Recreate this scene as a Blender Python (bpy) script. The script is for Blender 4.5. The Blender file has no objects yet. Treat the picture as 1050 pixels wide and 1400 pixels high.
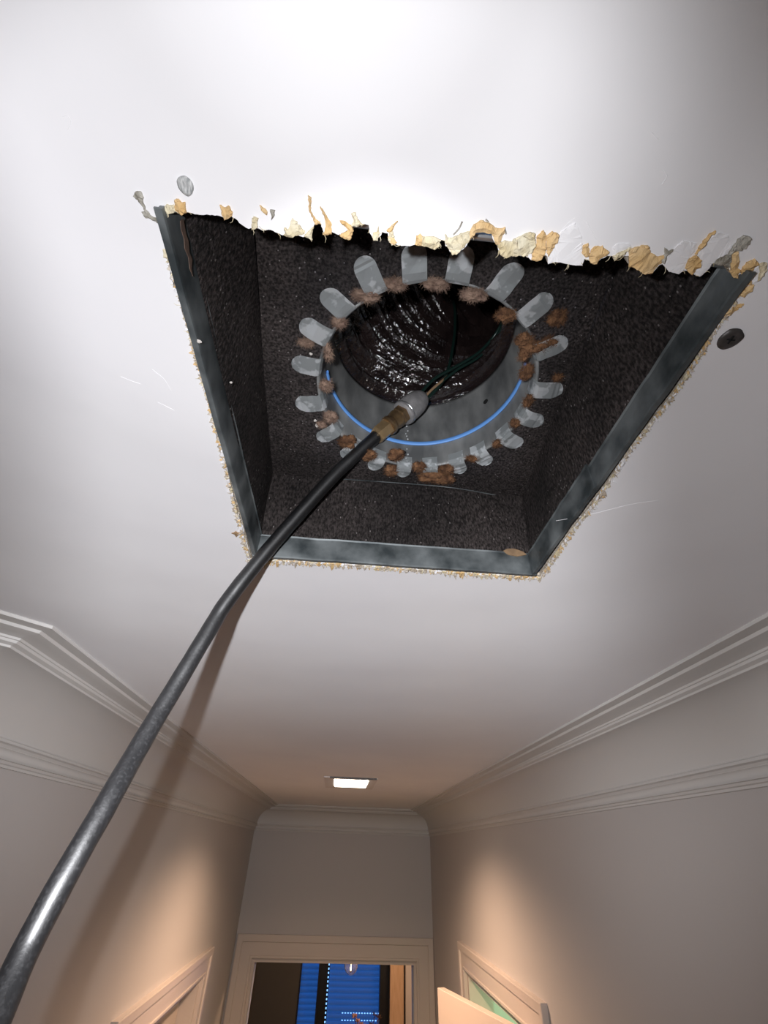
import bpy, bmesh, math, random
from mathutils import Vector, Matrix, noise
random.seed(7)
SC = bpy.context.scene
COL = SC.collection
PI = math.pi
# ------------------------------------------------------------------ units
S = 0.28            # one drawing unit (camera-to-ceiling distance) in metres
CZ = 2.56           # camera height above the floor
FPX = 592.887       # focal length in pixels of the 1050x1400 frame
M3 = ((0.99593477, -0.08589326, 0.02713458), (0.07429253, 0.61291306, -0.78664998), (0.05093679, 0.78546797, 0.61680266))
def U(x, y, z): return Vector((x * S, y * S, CZ + z * S))
def ray(px, py):
    a, b = (px - 525) / FPX, (py - 700) / FPX
    return Vector([M3[0][i] * a + M3[1][i] * b + M3[2][i] for i in range(3)])
def PZ(px, py, z=1.0):            # point of the ceiling plane (or another level)
    r = ray(px, py); r = r * (z / r.z); return U(*r)
def PD(px, py, d):                # point at a known distance
    return U(*(ray(px, py) * d))
# ------------------------------------------------------------------ camera
cd = bpy.data.cameras.new('camera'); cam = bpy.data.objects.new('camera', cd); COL.objects.link(cam)
cd.sensor_fit = 'VERTICAL'; cd.sensor_height = 24.0; cd.lens = 24.0 * FPX / 1400.0
cd.clip_start = 0.01; cd.clip_end = 100
rx, dn, fw = (Vector(M3[0]), Vector(M3[1]), Vector(M3[2]))
mw = Matrix((( rx.x, -dn.x, -fw.x, 0), (rx.y, -dn.y, -fw.y, 0), (rx.z, -dn.z, -fw.z, CZ), (0, 0, 0, 1)))
cam.matrix_world = mw
SC.camera = cam
# ------------------------------------------------------------------ world, exposure
w = bpy.data.worlds.new('dusk'); SC.world = w; w.use_nodes = True
w.node_tree.nodes['Background'].inputs[0].default_value = (0.22, 0.50, 1.0, 1)
w.node_tree.nodes['Background'].inputs[1].default_value = 1.9
SC.view_settings.view_transform = 'Standard'; SC.view_settings.look = 'None'
SC.view_settings.exposure = 0.0; SC.view_settings.gamma = 1.0; SC.view_settings.use_curve_mapping = False
# ------------------------------------------------------------------ lights
def lamp(name, kind, loc, energy, color, **kw):
    d = bpy.data.lights.new(name, kind); d.energy = energy; d.color = color
    for k, v in kw.items(): setattr(d, k, v)
    o = bpy.data.objects.new(name, d); COL.objects.link(o); o.location = loc
    return o
# phone torch held beside the lens, a few centimetres up and to the left of it
off = rx * (-0.13 * S) + dn * (-0.08 * S)
torch = lamp('torch_light', 'POINT', Vector((0, 0, CZ)) + off, 3.5, (0.955, 0.965, 1.0), shadow_soft_size=0.004)
def beam(light, table, axis):
    """beam shaped to even out the torch light: intensity by elevation, fading outside its lens cone round the aim axis"""
    d = light.data; d.use_nodes = True; nt = d.node_tree; N = nt.nodes; L = nt.links; em = N['Emission']
    tc = N.new('ShaderNodeTexCoord'); sp = N.new('ShaderNodeSeparateXYZ'); L.new(tc.outputs['Normal'], sp.inputs[0])
    mr = N.new('ShaderNodeMapRange'); mr.inputs[1].default_value = -1; mr.inputs[2].default_value = 1
    L.new(sp.outputs[2], mr.inputs[0]); cr = N.new('ShaderNodeValToRGB'); e = cr.color_ramp.elements; L.new(mr.outputs[0], cr.inputs[0])
    for i, (z, v) in enumerate(table):
        q = e[i] if i < 2 else e.new((z + 1) / 2)
        q.position = (z + 1) / 2; q.color = (v / 25,) * 3 + (1,)
    dt = N.new('ShaderNodeVectorMath'); dt.operation = 'DOT_PRODUCT'; L.new(tc.outputs['Normal'], dt.inputs[0]); dt.inputs[1].default_value = axis
    m2 = N.new('ShaderNodeMapRange'); m2.interpolation_type = 'SMOOTHSTEP'
    m2.inputs[1].default_value = math.cos(math.radians(64)); m2.inputs[2].default_value = math.cos(math.radians(46)); m2.inputs[3].default_value = .05; m2.inputs[4].default_value = 1
    L.new(dt.outputs['Value'], m2.inputs[0])
    ml = N.new('ShaderNodeMath'); ml.operation = 'MULTIPLY'; L.new(cr.outputs[0], ml.inputs[0]); L.new(m2.outputs[0], ml.inputs[1])
    # sideways falloff shaped to darken the ceiling towards both sides
    dx = N.new('ShaderNodeVectorMath'); dx.operation = 'DOT_PRODUCT'; L.new(tc.outputs['Normal'], dx.inputs[0]); dx.inputs[1].default_value = rx
    ad = N.new('ShaderNodeMath'); ad.operation = 'ADD'; ad.inputs[1].default_value = .05; L.new(dx.outputs['Value'], ad.inputs[0])
    ab = N.new('ShaderNodeMath'); ab.operation = 'ABSOLUTE'; L.new(ad.outputs[0], ab.inputs[0])
    m4 = N.new('ShaderNodeMapRange'); m4.interpolation_type = 'SMOOTHSTEP'; m4.inputs[1].default_value = .40; m4.inputs[2].default_value = .68; m4.inputs[3].default_value = 1; m4.inputs[4].default_value = .32
    L.new(ab.outputs[0], m4.inputs[0]); mq = N.new('ShaderNodeMath'); mq.operation = 'MULTIPLY'; L.new(ml.outputs[0], mq.inputs[0]); L.new(m4.outputs[0], mq.inputs[1])
    # boost added to the torch to brighten the round collar and its tabs
    dh = N.new('ShaderNodeVectorMath'); dh.operation = 'DOT_PRODUCT'; L.new(tc.outputs['Normal'], dh.inputs[0]); dh.inputs[1].default_value = ray(580, 535).normalized()
    m5 = N.new('ShaderNodeMapRange'); m5.interpolation_type = 'SMOOTHSTEP'; m5.inputs[1].default_value = math.cos(math.radians(21)); m5.inputs[2].default_value = math.cos(math.radians(7)); m5.inputs[3].default_value = 1; m5.inputs[4].default_value = 1.75
    L.new(dh.outputs['Value'], m5.inputs[0]); mh = N.new('ShaderNodeMath'); mh.operation = 'MULTIPLY'; L.new(mq.outputs[0], mh.inputs[0]); L.new(m5.outputs[0], mh.inputs[1]); ml = mh
    m3 = N.new('ShaderNodeMath'); m3.operation = 'MULTIPLY'; m3.inputs[1].default_value = 25; L.new(ml.outputs[0], m3.inputs[0]); L.new(m3.outputs[0], em.inputs['Strength'])
beam(torch, [(-1, 0.1), (1, .93), (-.5, 9), (-.2, 15), (0, 18), (.12, 18), (.22, 17), (.28, 13), (.33, 11), (.40, 7.4), (.477, 5.1), (.55, 3.8), (.62, 2.8), (.77, 1.85), (.87, 1.25), (.95, .90)], fw)
# ceiling downlight far along the hall, aimed at the floor
down = lamp('downlight_lamp', 'SPOT', U(0.17, 9.6, 0.95), 165.0, (1.0, 0.66, 0.44),
            spot_size=math.radians(150), spot_blend=0.9, shadow_soft_size=0.05)
# unseen fill light added behind the camera
rear_fill = lamp('rear_fill_lamp', 'AREA', U(-1.5, -3.4, 0.96), 1.2, (1.0, 0.86, 0.74), shape='DISK', size=0.16)
# unseen warm fill brightening the far room, green fill added to tint the side room
far_l = lamp('far_room_fill', 'POINT', U(4.5, 19.0, -0.8), 45.0, (1.0, 0.62, 0.36), shadow_soft_size=0.1)
side_l = lamp('side_room_green_fill', 'POINT', U(7.0, 11.0, -1.0), 60.0, (0.62, 1.0, 0.55), shadow_soft_size=0.1)

# ------------------------------------------------------------------ materials
def mat(name, base, rough=0.6, metal=0.0, var=None, vscale=20, bump=0.0, bscale=80, bdetail=6, bdist=0.002, stretch=None, spec=0.5, emit=None, estr=0, trans=0, coord='Object', vdetail=5, vlo=0.35, vhi=0.65, coat=0, rvar=None, crough=.03):
    m = bpy.data.materials.new(name); m.use_nodes = True
    nt = m.node_tree; N = nt.nodes; L = nt.links; b = N['Principled BSDF']
    b.inputs['Base Color'].default_value = (*base, 1); b.inputs['Roughness'].default_value = rough
    b.inputs['Metallic'].default_value = metal; b.inputs['Specular IOR Level'].default_value = spec
    b.inputs['Coat Weight'].default_value = coat; b.inputs['Coat Roughness'].default_value = crough
    b.inputs['Transmission Weight'].default_value = trans
    if emit: b.inputs['Emission Color'].default_value = (*emit, 1); b.inputs['Emission Strength'].default_value = estr
    tc = N.new('ShaderNodeTexCoord'); src = tc.outputs[coord]
    if stretch:
        mp = N.new('ShaderNodeMapping'); mp.inputs['Scale'].default_value = stretch; L.new(src, mp.inputs[0]); src = mp.outputs[0]
    if var:
        n = N.new('ShaderNodeTexNoise'); n.inputs['Scale'].default_value = vscale; n.inputs['Detail'].default_value = vdetail
        L.new(src, n.inputs['Vector'])
        r = N.new('ShaderNodeValToRGB'); r.color_ramp.elements[0].position = vlo; r.color_ramp.elements[1].position = vhi
        r.color_ramp.elements[0].color = (*base, 1); r.color_ramp.elements[1].color = (*var, 1)
        L.new(n.outputs['Fac'], r.inputs[0]); L.new(r.outputs[0], b.inputs['Base Color'])
        if rvar is not None:
            mr = N.new('ShaderNodeMapRange'); mr.inputs[1].default_value = vlo; mr.inputs[2].default_value = vhi
            mr.inputs[3].default_value = rough; mr.inputs[4].default_value = rvar
            L.new(n.outputs['Fac'], mr.inputs[0]); L.new(mr.outputs[0], b.inputs['Roughness'])
    if bump:
        n2 = N.new('ShaderNodeTexNoise'); n2.inputs['Scale'].default_value = bscale; n2.inputs['Detail'].default_value = bdetail
        L.new(src, n2.inputs['Vector'])
        bp = N.new('ShaderNodeBump'); bp.inputs['Strength'].default_value = bump; bp.inputs['Distance'].default_value = bdist
        L.new(n2.outputs['Fac'], bp.inputs['Height']); L.new(bp.outputs[0], b.inputs['Normal'])
    return m
def felt_mat(name, stretch):
    m = mat(name, (0.022, 0.0185, 0.018), 0.85, var=(0.125, 0.108, 0.105), vscale=420, bump=1.0, bscale=380, bdist=0.003, stretch=stretch, vlo=0.38, vhi=0.68)
    nt = m.node_tree; N = nt.nodes; L = nt.links; b = N['Principled BSDF']
    old = b.inputs['Base Color'].links[0].from_socket
    tc = [n for n in N if n.type == 'TEX_COORD'][0]
    # large soft dirt: dust makes parts of the felt greyer
    n3 = N.new('ShaderNodeTexNoise'); n3.inputs['Scale'].default_value = 9; n3.inputs['Detail'].default_value = 4
    L.new(tc.outputs['Object'], n3.inputs['Vector'])
    mx = N.new('ShaderNodeMix'); mx.data_type = 'RGBA'; mx.blend_type = 'MULTIPLY'
    r3 = N.new('ShaderNodeValToRGB'); r3.color_ramp.elements[0].position = .35; r3.color_ramp.elements[1].position = .7
    r3.color_ramp.elements[0].color = (.62, .60, .60, 1); r3.color_ramp.elements[1].color = (1.5, 1.42, 1.38, 1)
    L.new(n3.outputs['Fac'], r3.inputs[0]); mx.inputs[0].default_value = 1
    L.new(old, mx.inputs[6]); L.new(r3.outputs[0], mx.inputs[7])
    # sparkle of the fibres painted in as pale specks
    v = N.new('ShaderNodeTexVoronoi'); v.inputs['Scale'].default_value = 230
    src = [n for n in N if n.type == 'MAPPING']; L.new(src[0].outputs[0] if src else tc.outputs['Object'], v.inputs['Vector'])
    lt = N.new('ShaderNodeMath'); lt.operation = 'LESS_THAN'; lt.inputs[1].default_value = 0.16; L.new(v.outputs['Distance'], lt.inputs[0])
    sep = N.new('ShaderNodeSeparateColor'); L.new(v.outputs['Color'], sep.inputs[0])
    gt = N.new('ShaderNodeMath'); gt.operation = 'GREATER_THAN'; gt.inputs[1].default_value = 0.80; L.new(sep.outputs[0], gt.inputs[0])
    ml = N.new('ShaderNodeMath'); ml.operation = 'MULTIPLY'; L.new(lt.outputs[0], ml.inputs[0]); L.new(gt.outputs[0], ml.inputs[1])
    m2 = N.new('ShaderNodeMix'); m2.data_type = 'RGBA'; L.new(ml.outputs[0], m2.inputs[0]); L.new(mx.outputs[2], m2.inputs[6]); m2.inputs[7].default_value = (.42, .38, .37, 1)
    L.new(m2.outputs[2], b.inputs['Base Color'])
    return m
MT = {}
MT['ceiling'] = mat('ceiling_paint', (.80, .79, .81), .55, bump=.35, bscale=7, bdetail=9, bdist=.004, var=(.84, .83, .84), vscale=3)
MT['wall'] = mat('wall_paint', (.47, .44, .425), .6, bump=.15, bscale=60, bdist=.001)
MT['cornice'] = mat('cornice_paint', (.56, .54, .52), .5, bump=.1, bscale=40, bdist=.001)
MT['trim'] = mat('trim_paint', (.55, .48, .43), .28, bump=.05, bscale=30, bdist=.001)
MT['door'] = mat('door_paint', (.60, .50, .43), .35, bump=.05, bscale=30, bdist=.001)
MT['floor'] = mat('oak_floor', (.07, .04, .025), .4, var=(.11, .065, .04), vscale=6, stretch=(8, 1, 1))
MT['darkwall'] = mat('charcoal_paint', (.07, .065, .058), .6, bump=.1, bscale=50)
MT['frame'] = mat('black_window_frame', (.004, .004, .005), .4)
MT['felt_top'] = felt_mat('felt_top', (1, 1, 1))
MT['felt_side'] = felt_mat('felt_side', (1, 1, .5))
MT['galv'] = mat('galvanised_rim', (.05, .06, .064), .5, .4, var=(.22, .24, .245), vscale=26, vdetail=10, bump=.25, bscale=120, bdist=.0008, rvar=.6)
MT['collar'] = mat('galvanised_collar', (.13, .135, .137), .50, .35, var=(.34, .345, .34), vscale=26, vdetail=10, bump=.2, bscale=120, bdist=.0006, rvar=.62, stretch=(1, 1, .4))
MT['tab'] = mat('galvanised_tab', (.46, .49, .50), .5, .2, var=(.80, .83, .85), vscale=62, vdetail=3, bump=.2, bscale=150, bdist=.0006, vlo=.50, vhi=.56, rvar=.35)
MT['bright'] = mat('bright_steel', (.55, .56, .57), .28, .9)
MT['foil'] = mat('black_foil', (.012, .008, .008), .13, .1, var=(.026, .017, .016), vscale=30, bump=.6, bscale=110, bdetail=4, bdist=.004, spec=.9, coat=.6)
MT['blue'] = mat('blue_sealant', (.13, .32, .72), .45)
MT['hose'] = mat('scuffed_rubber', (.003, .003, .0036), .5, var=(.011, .011, .012), vscale=420, vdetail=6, bump=.4, bscale=600, bdist=.0004, vlo=.5, vhi=.75, spec=.5, coat=.5, crough=.33, stretch=(1, 1, 1), rvar=.6)
MT['brass'] = mat('worn_brass', (.42, .27, .13), .32, .85, var=(.26, .17, .10), vscale=90)
MT['brass_light'] = mat('bright_brass', (.72, .50, .27), .3, .8, var=(.5, .33, .17), vscale=60)
MT['cap'] = mat('grey_cap', (.19, .185, .185), .5, .1, var=(.27, .26, .26), vscale=120, bump=.1, bscale=200, bdist=.0005)
MT['cable'] = mat('dark_green_cable', (.008, .022, .018), .3)
MT['cord'] = mat('tan_cord', (.25, .16, .09), .7)
MT['paper'] = mat('torn_brown_paper', (.62, .40, .17), .9, var=(.74, .54, .30), vscale=70, bump=.8, bscale=220, bdist=.002)
MT['gypsum'] = mat('torn_gypsum', (.72, .66, .50), .95, var=(.60, .50, .30), vscale=90, bump=.9, bscale=260, bdist=.002)
MT['core'] = mat('gypsum_core', (.70, .64, .56), .95, var=(.42, .34, .25), vscale=190, bump=.9, bscale=300, bdist=.002)
MT['grit'] = mat('grey_plaster_dust', (.45, .43, .38), .95, var=(.22, .20, .16), vscale=160, bump=.8, bscale=260, bdist=.002)
MT['fluff'] = mat('rust_brown_fibre', (.075, .032, .014), .95, var=(.20, .098, .045), vscale=120, bump=.8, bscale=300, bdist=.002)
MT['fluff_grey'] = mat('dusty_brown_fibre', (.16, .10, .075), .95, var=(.28, .19, .14), vscale=120, bump=.8, bscale=300, bdist=.002)
MT['void'] = mat('gap_dark_paint', (.003, .003, .003), .9)  # near black that paints the dark of gaps and holes
MT['screw'] = mat('screw_steel', (.11, .10, .10), .5, .5, var=(.06, .055, .05), vscale=150)
MT['filler'] = mat('grey_filler', (.26, .27, .27), .8, var=(.58, .58, .57), vscale=260, stretch=(4, 1, 1))
MT['lit'] = mat('lit_diffuser', (1, .95, .88), .5, emit=(1, .88, .72), estr=9)
MT['plate'] = mat('fitting_paint', (.66, .62, .60), .4)
MT['wood'] = mat('pale_timber', (.58, .40, .26), .5, var=(.50, .33, .20), vscale=12, stretch=(5, 5, .6))
MT['flame'] = mat('glowing_filament', (1, .8, .5), .5, emit=(1, .72, .38), estr=7)
MT['petal'] = mat('dried_petal', (.50, .22, .20), .8, var=(.62, .36, .30), vscale=60)
MT['twig'] = mat('dried_twig', (.10, .05, .03), .8)
MT['vase'] = mat('stoneware', (.30, .28, .25), .5)
MT['debris'] = mat('tan_flake', (.34, .22, .12), .8, var=(.22, .14, .08), vscale=80)
MT['rust'] = mat('rust_stain', (.085, .055, .042), .8, var=(.14, .085, .06), vscale=150)
MT['highlight_paint'] = mat('strip_highlight', (.62, .66, .70), .45, .2)  # pale paint standing for the glint on the steel strips
MT['white_speck'] = mat('plaster_crumb', (.60, .56, .52), .9)
MT['glass'] = mat('clear_glass', (1, 1, 1), .06, trans=.93)
# shutter slats: thin blue plastic, the dusk sky shines through it
ms = bpy.data.materials.new('blue_translucent_slat'); ms.use_nodes = True
N = ms.node_tree.nodes; L = ms.node_tree.links; N.clear()
o_ = N.new('ShaderNodeOutputMaterial'); t_ = N.new('ShaderNodeBsdfTranslucent'); d_ = N.new('ShaderNodeBsdfDiffuse'); x_ = N.new('ShaderNodeMixShader')
t_.inputs[0].default_value = (.30, .46, .64, 1); d_.inputs[0].default_value = (.10, .14, .25, 1); x_.inputs[0].default_value = .25
L.new(t_.outputs[0], x_.inputs[1]); L.new(d_.outputs[0], x_.inputs[2]); L.new(x_.outputs[0], o_.inputs[0]); MT['slat'] = ms

# ------------------------------------------------------------------ mesh helpers
def obj(name, bm, m, parent=None, smooth=False, kind=None, label=None):
    me = bpy.data.meshes.new(name)
    bmesh.ops.recalc_face_normals(bm, faces=bm.faces[:])
    if smooth:
        for f in bm.faces: f.smooth = True
    bm.to_mesh(me); bm.free()
    for mm in (m if isinstance(m, (list, tuple)) else [m]): me.materials.append(MT[mm])
    o = bpy.data.objects.new(name, me); COL.objects.link(o)
    if parent:
        o.parent = parent
        o.matrix_parent_inverse = Matrix.Translation(-Vector(parent.location))
    if kind: o['kind'] = kind
    if label: o['label'] = label
    return o
def tag(o, label, cat, group=None):
    o['label'] = label; o['category'] = cat
    if group: o['group'] = group
    return o
def thing(name, label, cat, loc, group=None):
    o = bpy.data.objects.new(name, None); COL.objects.link(o); o.location = loc; o.empty_display_size = .05
    return tag(o, label, cat, group)
def box(bm, a, b, bevel=0):          # corners in metres
    a, b = Vector(a), Vector(b); c = (a + b) / 2; d = b - a
    r = bmesh.ops.create_cube(bm, size=1, matrix=Matrix.Translation(c) @ Matrix.Diagonal((abs(d.x), abs(d.y), abs(d.z), 1)))
    if bevel:
        es = list({e for v in r['verts'] for e in v.link_edges})
        bmesh.ops.bevel(bm, geom=es, offset=bevel, segments=2, affect='EDGES', profile=.5)
def ubox(bm, a, b, bevel=0): box(bm, U(*a), U(*b), bevel)
def prism(bm, pts, nrm):             # polygon pts (Vector list) extruded by the vector nrm
    a = [bm.verts.new(p) for p in pts]; b = [bm.verts.new(p + nrm) for p in pts]; n = len(pts)
    bm.faces.new(a); bm.faces.new(b[::-1])
    for i in range(n): bm.faces.new((a[i], a[(i + 1) % n], b[(i + 1) % n], b[i]))
def frames(pts):
    T = []
    for i in range(len(pts)):
        T.append((pts[min(i + 1, len(pts) - 1)] - pts[max(i - 1, 0)]).normalized())
    up = Vector((0, 0, 1)) if abs(T[0].z) < .9 else Vector((1, 0, 0))
    n = (up - T[0] * up.dot(T[0])).normalized(); F = []
    for t in T:
        n = (n - t * n.dot(t)).normalized(); F.append((t, n, t.cross(n)))
    return F
def tube(bm, pts, rad, seg=10, caps=True):
    F = frames(pts); rings = []
    for i, p in enumerate(pts):
        r = rad[i] if isinstance(rad, (list, tuple)) else rad
        rings.append([bm.verts.new(p + (F[i][1] * math.cos(2 * PI * k / seg) + F[i][2] * math.sin(2 * PI * k / seg)) * r) for k in range(seg)])
    for a, b in zip(rings, rings[1:]):
        for k in range(seg): bm.faces.new((a[k], a[(k + 1) % seg], b[(k + 1) % seg], b[k]))
    if caps: bm.faces.new(rings[0]); bm.faces.new(rings[-1][::-1])
def smoothpath(P, n=8):
    out = []
    Q = [P[0] * 2 - P[1]] + list(P) + [P[-1] * 2 - P[-2]]
    for i in range(1, len(Q) - 2):
        for k in range(n):
            t = k / n; a, b, c, d = Q[i - 1], Q[i], Q[i + 1], Q[i + 2]
            out.append(.5 * ((2 * b) + (c - a) * t + (2 * a - 5 * b + 4 * c - d) * t * t + (3 * b - a - 3 * c + d) * t ** 3))
    out.append(P[-1]); return out
def lathe(bm, prof, base, axis, seg=32, closed=False):   # prof: (distance along axis, radius)
    axis = axis.normalized(); up = Vector((0, 0, 1)) if abs(axis.z) < .9 else Vector((1, 0, 0))
    u = (up - axis * up.dot(axis)).normalized(); v = axis.cross(u); rings = []
    for h, r in prof:
        rings.append([bm.verts.new(base + axis * h + (u * math.cos(2 * PI * k / seg) + v * math.sin(2 * PI * k / seg)) * r) for k in range(seg)])
    for a, b in zip(rings, rings[1:]):
        for k in range(seg): bm.faces.new((a[k], a[(k + 1) % seg], b[(k + 1) % seg], b[k]))
    if closed:
        a, b = rings[-1], rings[0]
        for k in range(seg): bm.faces.new((a[k], a[(k + 1) % seg], b[(k + 1) % seg], b[k]))
    else: bm.faces.new(rings[0]); bm.faces.new(rings[-1][::-1])

# ------------------------------------------------------------------ the room shell
XL, XR, YE, YB, WT = -2.42, 2.72, 15.85, -6.0, 0.45
FZ = -CZ / S
CY = 2.87                                            # where the left wall turns 45 degrees away
SX, SY = XL - 2.6, CY - 2.6                          # end of the splayed wall
# ragged opening in the plaster, clockwise from its far left corner
edge_px = [(220,296),(228,292),(238,290),(250,293),(257,290),(266,293),(276,294),(290,294),(300,295),(308,299),(314,295),(322,299),(330,307),(340,313),(350,312),
 (362,315),(370,314),(380,319),(392,323),(404,321),(414,324),(420,323),(427,316),(429,308),(432,305),(439,306),(442,316),(443,320),(452,316),(464,320),(478,328),(483,316),(481,308),(492,306),(504,308),(505,318),(510,326),(516,327),(521,322),(523,317),(530,319),(532,328),(542,335),(560,336),(570,334),(582,337),(594,340),(600,336),(602,328),(607,328),(609,336),(618,346),(626,345),(634,340),(642,330),(648,321),(652,317),(672,318),(675,330),(680,336),(683,346),(694,350),(706,348),(716,350),(728,356),
 (738,354),(743,348),(748,350),(749,360),(760,357),(780,361),(796,363),(799,354),(805,356),(814,360),(822,354),(830,350),(838,350),(840,356),(848,350),(860,350),(860,362),(872,368),(884,374),(894,371),(900,364),(906,361),(914,371),(928,374),(934,370),(940,370),(956,378),(968,368),(974,359),(996,364),(998,372),(1004,380),(1012,374),(1016,384),(1014,394),(1010,403)]
right_px = [(1010,403),(1004,414),(990,430),(984,438),(968,466),(942,508),(916,546),(893,577),(864,611),(839,650),(810,692),(784,724),(764,754),(743,783),(740,791)]
near_px = [(740,791),(700,788),(661,787),(620,784),(566,780),(520,776),(470,773),(420,769),(375,768),(350,766),(342,765)]
left_px = [(342,765),(338,745),(330,715),(317,686),(310,650),(296,600),(289,560),(279,530),(268,497),(260,460),(247,418),(240,395),(233,381),(229,355),(224,325),(220,296)]
def jag(px, step, amp, seed):
    rr = random.Random(seed); out = []
    for a, b in zip(px, px[1:]):
        n = max(1, int(math.hypot(b[0] - a[0], b[1] - a[1]) / step))
        for k in range(n):
            t = k / n; j = amp if k else amp * .3
            out.append((a[0] + (b[0] - a[0]) * t + rr.uniform(-j, j), a[1] + (b[1] - a[1]) * t + rr.uniform(-j, j)))
    return out
hole_px = jag(edge_px, 3.2, .9, 1) + jag(right_px, 5, 1.5, 2) + jag(near_px, 5, 1.2, 3) + jag(left_px, 5, 1.6, 4)
def slab_with_hole(outer, hole, z0, z1):
    bm = bmesh.new(); loops = []
    for z in (z0, z1):
        es = []; lp = []
        for poly in (outer, hole):
            vs = [bm.verts.new((p[0], p[1], z)) for p in poly]; lp.append(vs)
            es += [bm.edges.new((vs[i], vs[(i + 1) % len(vs)])) for i in range(len(vs))]
        bmesh.ops.triangle_fill(bm, use_beauty=True, use_dissolve=False, edges=es); loops.append(lp)
    for q in (0, 1):
        a, b = loops[0][q], loops[1][q]
        for i in range(len(a)):
            f = bm.faces.new((a[i], a[(i + 1) % len(a)], b[(i + 1) % len(a)], b[i])); f.material_index = q
    return bm
hole = [PZ(*p) for p in hole_px]
pad = .4
outer = [U(XR + pad, YB - pad, 1), U(XR + pad, YE + pad, 1), U(XL - pad, YE + pad, 1), U(XL - pad, CY + .1, 1), U(SX - pad, SY + .1, 1), U(SX - pad, YB - pad, 1)]
# a fixture opening is not cut: the downlight sits in a shallow plate
ceil = obj('ceiling', slab_with_hole(outer, hole, CZ + S, CZ + S * 1.036), ['ceiling', 'core'], kind='structure')

def struct(name, m, *boxes, bevel=0, parent=None):
    bm = bmesh.new()
    for a, b in boxes: ubox(bm, a, b, bevel)
    return obj(name, bm, m, parent, kind=None if parent else 'structure')
struct('floor', 'floor', ((SX - WT, YB - WT, FZ - .3), (XR + WT, YE + WT, FZ)))
# right wall with a doorway
RD0, RD1, RDZ = 8.10, 12.05, -1.78
struct('wall_right', 'wall', ((XR, YB - WT, FZ), (XR + WT, RD0, 1)), ((XR, RD1, FZ), (XR + WT, YE + WT, 1)), ((XR, RD0, RDZ), (XR + WT, RD1, 1)))
LD0, LD1, LDZ = 8.10, 12.35, -1.98
struct('wall_left', 'wall', ((XL - WT, CY - .0, FZ), (XL, LD0, 1)), ((XL - WT, LD1, FZ), (XL, YE + WT, 1)), ((XL - WT, LD0, LDZ), (XL, LD1, 1)))
ED0, ED1, EDZ = -1.93, 2.27, -2.20
struct('wall_far', 'wall', ((XL - WT, YE, FZ), (ED0, YE + WT, 1)), ((ED1, YE, FZ), (XR + WT, YE + WT, 1)), ((ED0, YE, EDZ), (ED1, YE + WT, 1)))
bm = bmesh.new()
prism(bm, [U(XL, CY, FZ), U(SX, SY, FZ), U(SX, SY, 1), U(XL, CY, 1)], Vector((-.7, .7, 0)) * S * WT)
obj('wall_splay', bm, 'wall', kind='structure')
struct('wall_side', 'wall', ((SX - WT, YB - WT, FZ), (SX, SY, 1)))
struct('wall_back', 'wall', ((SX - WT, YB - WT, FZ), (XR + WT, YB, 1)))

# cornice profile: (distance from its ceiling edge towards the wall, height)
P0 = .65
prof = [(0, 1.0), (0, .982), (.072, .978), (.080, .962), (.105, .957), (.14, .955), (.175, .950), (.198, .944), (.203, .932), (.212, .930), (.218, .916), (.246, .905), (.250, .893)]
for k in range(0, 13):
    a = math.radians(86 - k * 82 / 12)
    prof.append((.238 + .355 * math.cos(a), .538 + .355 * math.sin(a)))
prof += [(.588, .552), (.575, .545), (.572, .528), (.590, .520), (.600, .505)]
for k in range(7):
    a = math.radians(80 - k * 150 / 6)
    prof.append((.596 + .022 * math.cos(a), .472 + .030 * math.sin(a)))
prof += [(.600, .438), (.616, .436), (.622, .420), (.633, .414), (.636, .398), (.65, .396), (.65, 1.0)]
def cornice(name, a, b, na, nb, m='cornice'):
    # a, b: ceiling-edge ends; na, nb: vectors that carry that end from the ceiling edge to the wall line
    bm = bmesh.new()
    va = [bm.verts.new(U(a[0] + na[0] * d / P0, a[1] + na[1] * d / P0, z)) for d, z in prof]
    vb = [bm.verts.new(U(b[0] + nb[0] * d / P0, b[1] + nb[1] * d / P0, z)) for d, z in prof]
    n = len(prof)
    for i in range(n - 1): bm.faces.new((va[i], va[i + 1], vb[i + 1], vb[i]))
    o = obj(name, bm, m, smooth=True, kind='structure'); o.data.set_sharp_from_angle(angle=math.radians(28)); return o
kk = .41421 * P0
cornice('trim_1', (XR - P0, YB), (XR - P0, YE - P0), (P0, 0), (P0, P0))
cornice('trim_2', (XL + P0, CY - kk), (XL + P0, YE - P0), (-P0, kk), (-P0, P0))
cornice('trim_3', (XL + P0, YE - P0), (XR - P0, YE - P0), (-P0, P0), (P0, P0))
cornice('trim_4', (XL + P0, CY - kk), (SX + P0, SY - kk), (-P0, kk), (-P0, kk))
cornice('trim_5', (SX + P0, SY - kk), (SX + P0, YB), (-P0, kk), (-P0, 0))

# architraves: stepped casing boards round each opening
def casing(name, m, plane, a0, a1, zt, wd):
    """mitred stepped moulding round an opening; plane: (along, out, z) -> unit coords"""
    pf = [(0, -.01), (0, .060), (.03, .068), (.11, .068), (.13, .052), (.66, .056), (.70, .084), (.96, .088), (1, .080), (1, -.01)]
    bm = bmesh.new(); rings = []
    for (al, z, sa, sz) in ((a0, FZ, -1, 0), (a0, zt, -1, 1), (a1, zt, 1, 1), (a1, FZ, 1, 0)):
        rings.append([bm.verts.new(U(*plane(al + sa * q * wd, t, z + sz * q * wd))) for q, t in pf])
    for r0, r1 in zip(rings, rings[1:]):
        for k in range(len(pf)): bm.faces.new((r0[k], r0[(k + 1) % len(pf)], r1[(k + 1) % len(pf)], r1[k]))
    return obj(name, bm, m, kind='structure')
casing('trim_6', 'trim', lambda a, o, z: (a, YE - o, z), ED0, ED1, EDZ, .44)
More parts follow.
